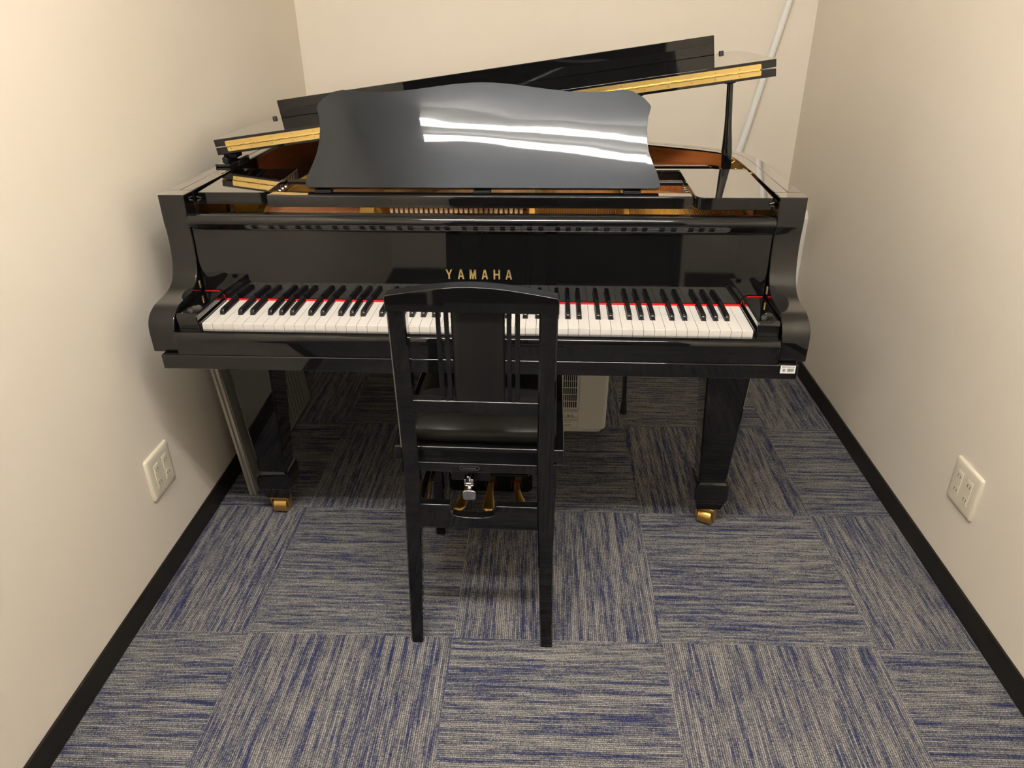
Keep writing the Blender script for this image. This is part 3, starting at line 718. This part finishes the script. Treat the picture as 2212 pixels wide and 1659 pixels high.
# height adjuster
bm = new(); box(bm, -0.062, 0.022, -0.180, -0.176, 0.436, 0.470)
ad = obj('adjuster_plate', bm, M_satin, chair, bevel=0.001)
bm = new(); dz = 0.010
prism(bm, rrect(-0.034, -0.006, 0.400+dz, 0.424+dz, 0.006), -0.216, -0.211, 'y'); tube(bm, (-0.020, -0.21, 0.424+dz), (-0.020, -0.185, 0.448+dz), 0.005)
box(bm, -0.0305, -0.0265, -0.214, -0.19, 0.438+dz, 0.452+dz); box(bm, -0.0165-0.0, -0.0105, -0.214, -0.19, 0.438+dz, 0.452+dz); box(bm, -0.024, -0.018, -0.214, -0.20, 0.454+dz, 0.459+dz)
tube(bm, (-0.0305, -0.205, 0.435+dz), (-0.0105, -0.205, 0.435+dz), 0.005, n=12)
obj('adjuster_lever', bm, M_chrome, ad, bevel=0.001, label='chrome lever')
obj('lift_mechanism', bx(-0.12, 0.12, -0.10, 0.13, 0.44, 0.4895), M_matte, chair, bevel=0.002)
# little oval maker's badge
bm = new(); P = rrect(-0.0385, 0.0035, 0.4850, 0.4955, 0.0052, 6); Q = rrect(-0.0375, 0.0025, 0.4860, 0.4945, 0.0042, 6)
A = [bm.verts.new((x, -0.2126, z)) for x, z in P]; B = [bm.verts.new((x, -0.2126, z)) for x, z in Q]
for i in range(len(A)): bm.faces.new((A[i], A[(i+1) % len(A)], B[(i+1) % len(A)], B[i]))
random.seed(3)
for q in range(10):
    x = -0.033 + q*0.0029; hh = random.choice((0.0022, 0.0030, 0.0022, 0.0036))
    polytube(bm, [(x, -0.2126, 0.4882), (x+0.0006, -0.2126, 0.4882+hh), (x+0.0016, -0.2126, 0.4884+hh*0.6), (x+0.0022, -0.2126, 0.4884)], 0.00022, 4)
obj('badge', bm, M_chrome, chair, smooth=False, label='oval silver maker badge')

# ------------------------------------------------------------------ wall outlets
def outlet(name, loc, rz, label):
    t = thing(name, label, 'outlet', loc, rz, 'double wall outlets')
    # local: x along the wall, z up, front faces -y
    bm = new()
    def sec(y, ins): return [(x, y, z) for x, z in rrect(-0.058+ins, 0.058-ins, -0.060+ins, 0.060-ins, 0.006, 4)]
    loft(bm, [sec(0.0, 0.0), sec(-0.004, 0.0), sec(-0.0065, 0.0015), sec(-0.008, 0.005), sec(-0.0086, 0.014)])
    obj('cover_plate', bm, M_plate, t, angle=50)
    for cx in (-0.0225, 0.0225):
        s = obj('socket', bx(cx-0.0118, cx+0.0118, -0.0098, -0.0080, -0.0335, 0.0335), M_plate, t, bevel=0.0008)
        bm = new()
        for cz in (-0.0195, 0.0195):
            for r_ in (-1, 1): pass
            prism(bm, rrect(cx-0.0085, cx+0.0085, cz-0.0095, cz+0.0095, 0.003), -0.0104, -0.0096, 'y')
        obj('socket_face', bm, M_plate, s, bevel=0.0003)
        bm = new()
        for cz in (-0.0195, 0.0195):
            box(bm, cx-0.0060, cx-0.0044, -0.0107, -0.0103, cz-0.0045, cz+0.0045); box(bm, cx+0.0044, cx+0.0060, -0.0107, -0.0103, cz-0.0038, cz+0.0038)
        obj('slots', bm, M_slot, s, smooth=False)
    return t
outlet('wall_outlet', (XL, 1.5445, 0.2915), PI/2, 'ivory double wall outlet on the left wall beside the piano')
outlet('wall_outlet', (XR, 1.5205, 0.2945), -PI/2, 'ivory double wall outlet on the right wall')

# ------------------------------------------------------------------ things behind and beside the piano
# leaning grooved board against the left wall
lb = thing('leaning_board', 'grey grooved board with aluminium frame leaning on the left wall under the piano', 'board', (-0.905, 1.85, 0.0))
tilt = math.radians(-5.0)
RB_ = Matrix.Rotation(tilt, 4, 'Y')
Hb, Lb = 0.60, 0.60
bm = new(); prism(bm, rrect(0.012, Lb-0.006, 0.012, Hb-0.006, 0.012), -0.0, 0.020, 'x', RB_)
face = obj('board_face', bm, M_panelface, lb, bevel=0.001)
bm = new()
for q in range(9): 
    y = 0.30 + q*0.028; box(bm, 0.0195, 0.0207, y, y+0.002, 0.03, Hb-0.03, mx=RB_)
obj('groove', bm, M_matte, face, smooth=False)
obj('frame_stile', bx(0.0, 0.022, -0.004, 0.030, 0.002, Hb, mx=RB_), M_panelgrey, lb, bevel=0.001)
for x0 in (-0.002, 0.012):
    obj('frame_strip', bx(x0, x0+0.008, -0.010, -0.004, 0.0, Hb, mx=RB_), M_alu, lb, bevel=0.0008)
bm = new(); prism(bm, rrect(0.03, Lb, 0.004, Hb, 0.018), -0.002, 0.0, 'x', RB_); obj('backing', bm, M_alu, lb)

# air purifier behind the piano
ap = thing('air_purifier', 'cream floor air purifier with slotted vent and warning label behind the piano chair', 'air purifier', (0.04, 2.33, 0))
hx, dy = 0.183, 0.09
bm = new()
def aps(z, ix, iy): return [(x, y, z) for x, y in rrect(-hx+ix, hx-ix, -dy+iy, dy-iy, 0.012, 4)]
loft(bm, [aps(0.0, 0.015, 0.006), aps(0.014, 0.012, 0.003), aps(0.0145, 0.003, 0.0), aps(0.022, 0.0, 0.0), aps(0.50, -0.008, 0.0), aps(0.52, -0.004, 0.006), aps(0.53, 0.01, 0.02)])
obj('casing', bm, M_hvac, ap, bevel=0.0015, angle=40)
yv = -dy-0.0008
gr = obj('vent_recess', bx(-0.083, 0.0812, yv, yv+0.0006, 0.101, 0.40), M_vent, ap, smooth=False)
bm = new()
for q in range(24):
    x = -0.0815 + q*0.0070; box(bm, x-0.0011, x+0.0011, yv-0.003, yv, 0.1005, 0.4005)
for q in range(12):
    z = 0.1265 + q*0.0262; box(bm, -0.083, 0.0815, yv-0.0026, yv-0.0004, z, z+0.0012)
obj('vent_grille', bm, M_hvac, gr, smooth=False)
bm = new()
for a in ((-0.090, -0.0885, 0.094, 0.408), (0.0870, 0.0885, 0.094, 0.408), (-0.090, 0.0885, 0.0935, 0.095)): box(bm, a[0], a[1], yv-0.0008, yv+0.0008, a[2], a[3])
obj('vent_border', bm, M_ink_tan, gr, smooth=False)
wl = obj('warning_label', bx(-0.085, 0.0855, yv+0.0002, yv+0.0008, 0.018, 0.0815), M_hvac, ap, smooth=False, label='printed warning label')
bm = new()
for a in ((-0.085, 0.0855, 0.0805, 0.0812), (-0.085, 0.0855, 0.0180, 0.0187), (0.0848, 0.0855, 0.018, 0.0812), (-0.085, -0.0843, 0.018, 0.0812), (-0.085, 0.0855, 0.0560, 0.0564)): box(bm, a[0], a[1], yv-0.0001, yv+0.0002, a[2], a[3])
random.seed(11)
for z in (0.0885, 0.084, 0.0605, 0.0505, 0.046, 0.0405, 0.0310, 0.0265):
    x = -0.08
    xe = 0.084 if z > 0.05 or z == 0.046 else 0.06
    while x < xe:
        wd = random.uniform(0.0016, 0.0030); box(bm, x, x+wd, yv-0.0001, yv+0.0002, z, z+0.0022); x += wd+0.0008
# warning triangle
cx_, cz_ = 0.0375, 0.0675
for a, b in (((cx_-0.0055, cz_-0.0045), (cx_+0.0055, cz_-0.0045)), ((cx_+0.0055, cz_-0.0045), (cx_, cz_+0.0050)), ((cx_, cz_+0.0050), (cx_-0.0055, cz_-0.0045))):
    tube(bm, (a[0], yv, a[1]), (b[0], yv, b[1]), 0.0005, n=5)
box(bm, cx_-0.0004, cx_+0.0004, yv-0.0002, yv+0.0002, cz_-0.0012, cz_+0.0022); box(bm, cx_-0.0004, cx_+0.0004, yv-0.0002, yv+0.0002, cz_-0.0030, cz_-0.0021)
obj('label_print', bm, M_ink_tan, wl, smooth=False)
try:
    cu = bpy.data.curves.new('warning_text', 'FONT'); cu.body = '\u8b66\u544a'; cu.size = 0.0125; cu.extrude = 0.0001
    tmp = bpy.data.objects.new('tmp', cu); COL.objects.link(tmp); bpy.context.view_layer.update()
    me = bpy.data.meshes.new_from_object(tmp.evaluated_get(bpy.context.evaluated_depsgraph_get())); bpy.data.objects.remove(tmp, do_unlink=True)
    me.materials.clear(); me.materials.append(M_ink)
    to = bpy.data.objects.new('warning_text', me); COL.objects.link(to); to.parent = wl
    to.rotation_euler = (PI/2, 0, 0); to.location = (0.046, yv-0.0001, 0.0625)
except Exception: pass

# dark tube standing behind the piano
ps = thing('floor_pole', 'thin dark metal pole with black rubber foot standing on the carpet behind the piano', 'pole', (0.300, 2.385, 0))
bm = new(); tube(bm, (0, 0, 0.035), (-0.012, 0.02, 0.62), 0.0085, n=16); obj('tube', bm, M_pole, ps)
bm = new(); tube(bm, (0, 0, 0), (0, 0, 0.006), 0.0125, 0.0125, 18); tube(bm, (0, 0, 0.006), (0, 0, 0.045), 0.0120, 0.0098, 18); obj('rubber_foot', bm, M_rubber, ps)

# white conduit sloping down the back wall
cd = thing('conduit_pipe', 'white pipe sloping down the back wall behind the raised piano lid', 'pipe', (0.62, YB-0.022, 0.0))
def cpt(z): # x on the wall for a height
    return 0.920 + (z-1.347)*0.2098 - 0.62
bm = new(); tube(bm, (cpt(0.935), 0, 0.935), (cpt(2.2), 0, 2.2), 0.0132, n=20); obj('upper_pipe', bm, M_pipe, cd)
bm = new(); tube(bm, (cpt(0.03), 0, 0.03), (cpt(0.95), 0, 0.95), 0.0145, n=20); obj('lower_pipe', bm, M_pipe, cd)
bm = new(); tube(bm, (cpt(2.2), 0, 2.2), (cpt(2.2), 0, ZC), 0.0132, n=20); obj('top_pipe', bm, M_pipe, cd)

# white box on the right wall behind the piano
wb = tag(obj('wall_box', pr([(XR-0.040, 0.0), (XR-0.033, -0.0), (XR, 0.0)] and [(2.905, 0.18), (2.905, 0.585), (2.93, 0.612), (3.13, 0.612), (3.13, 0.18)], XR-0.040, XR, 'x'), M_white, bevel=0.003), 'white flat box fixed to the right wall behind the piano', 'box')
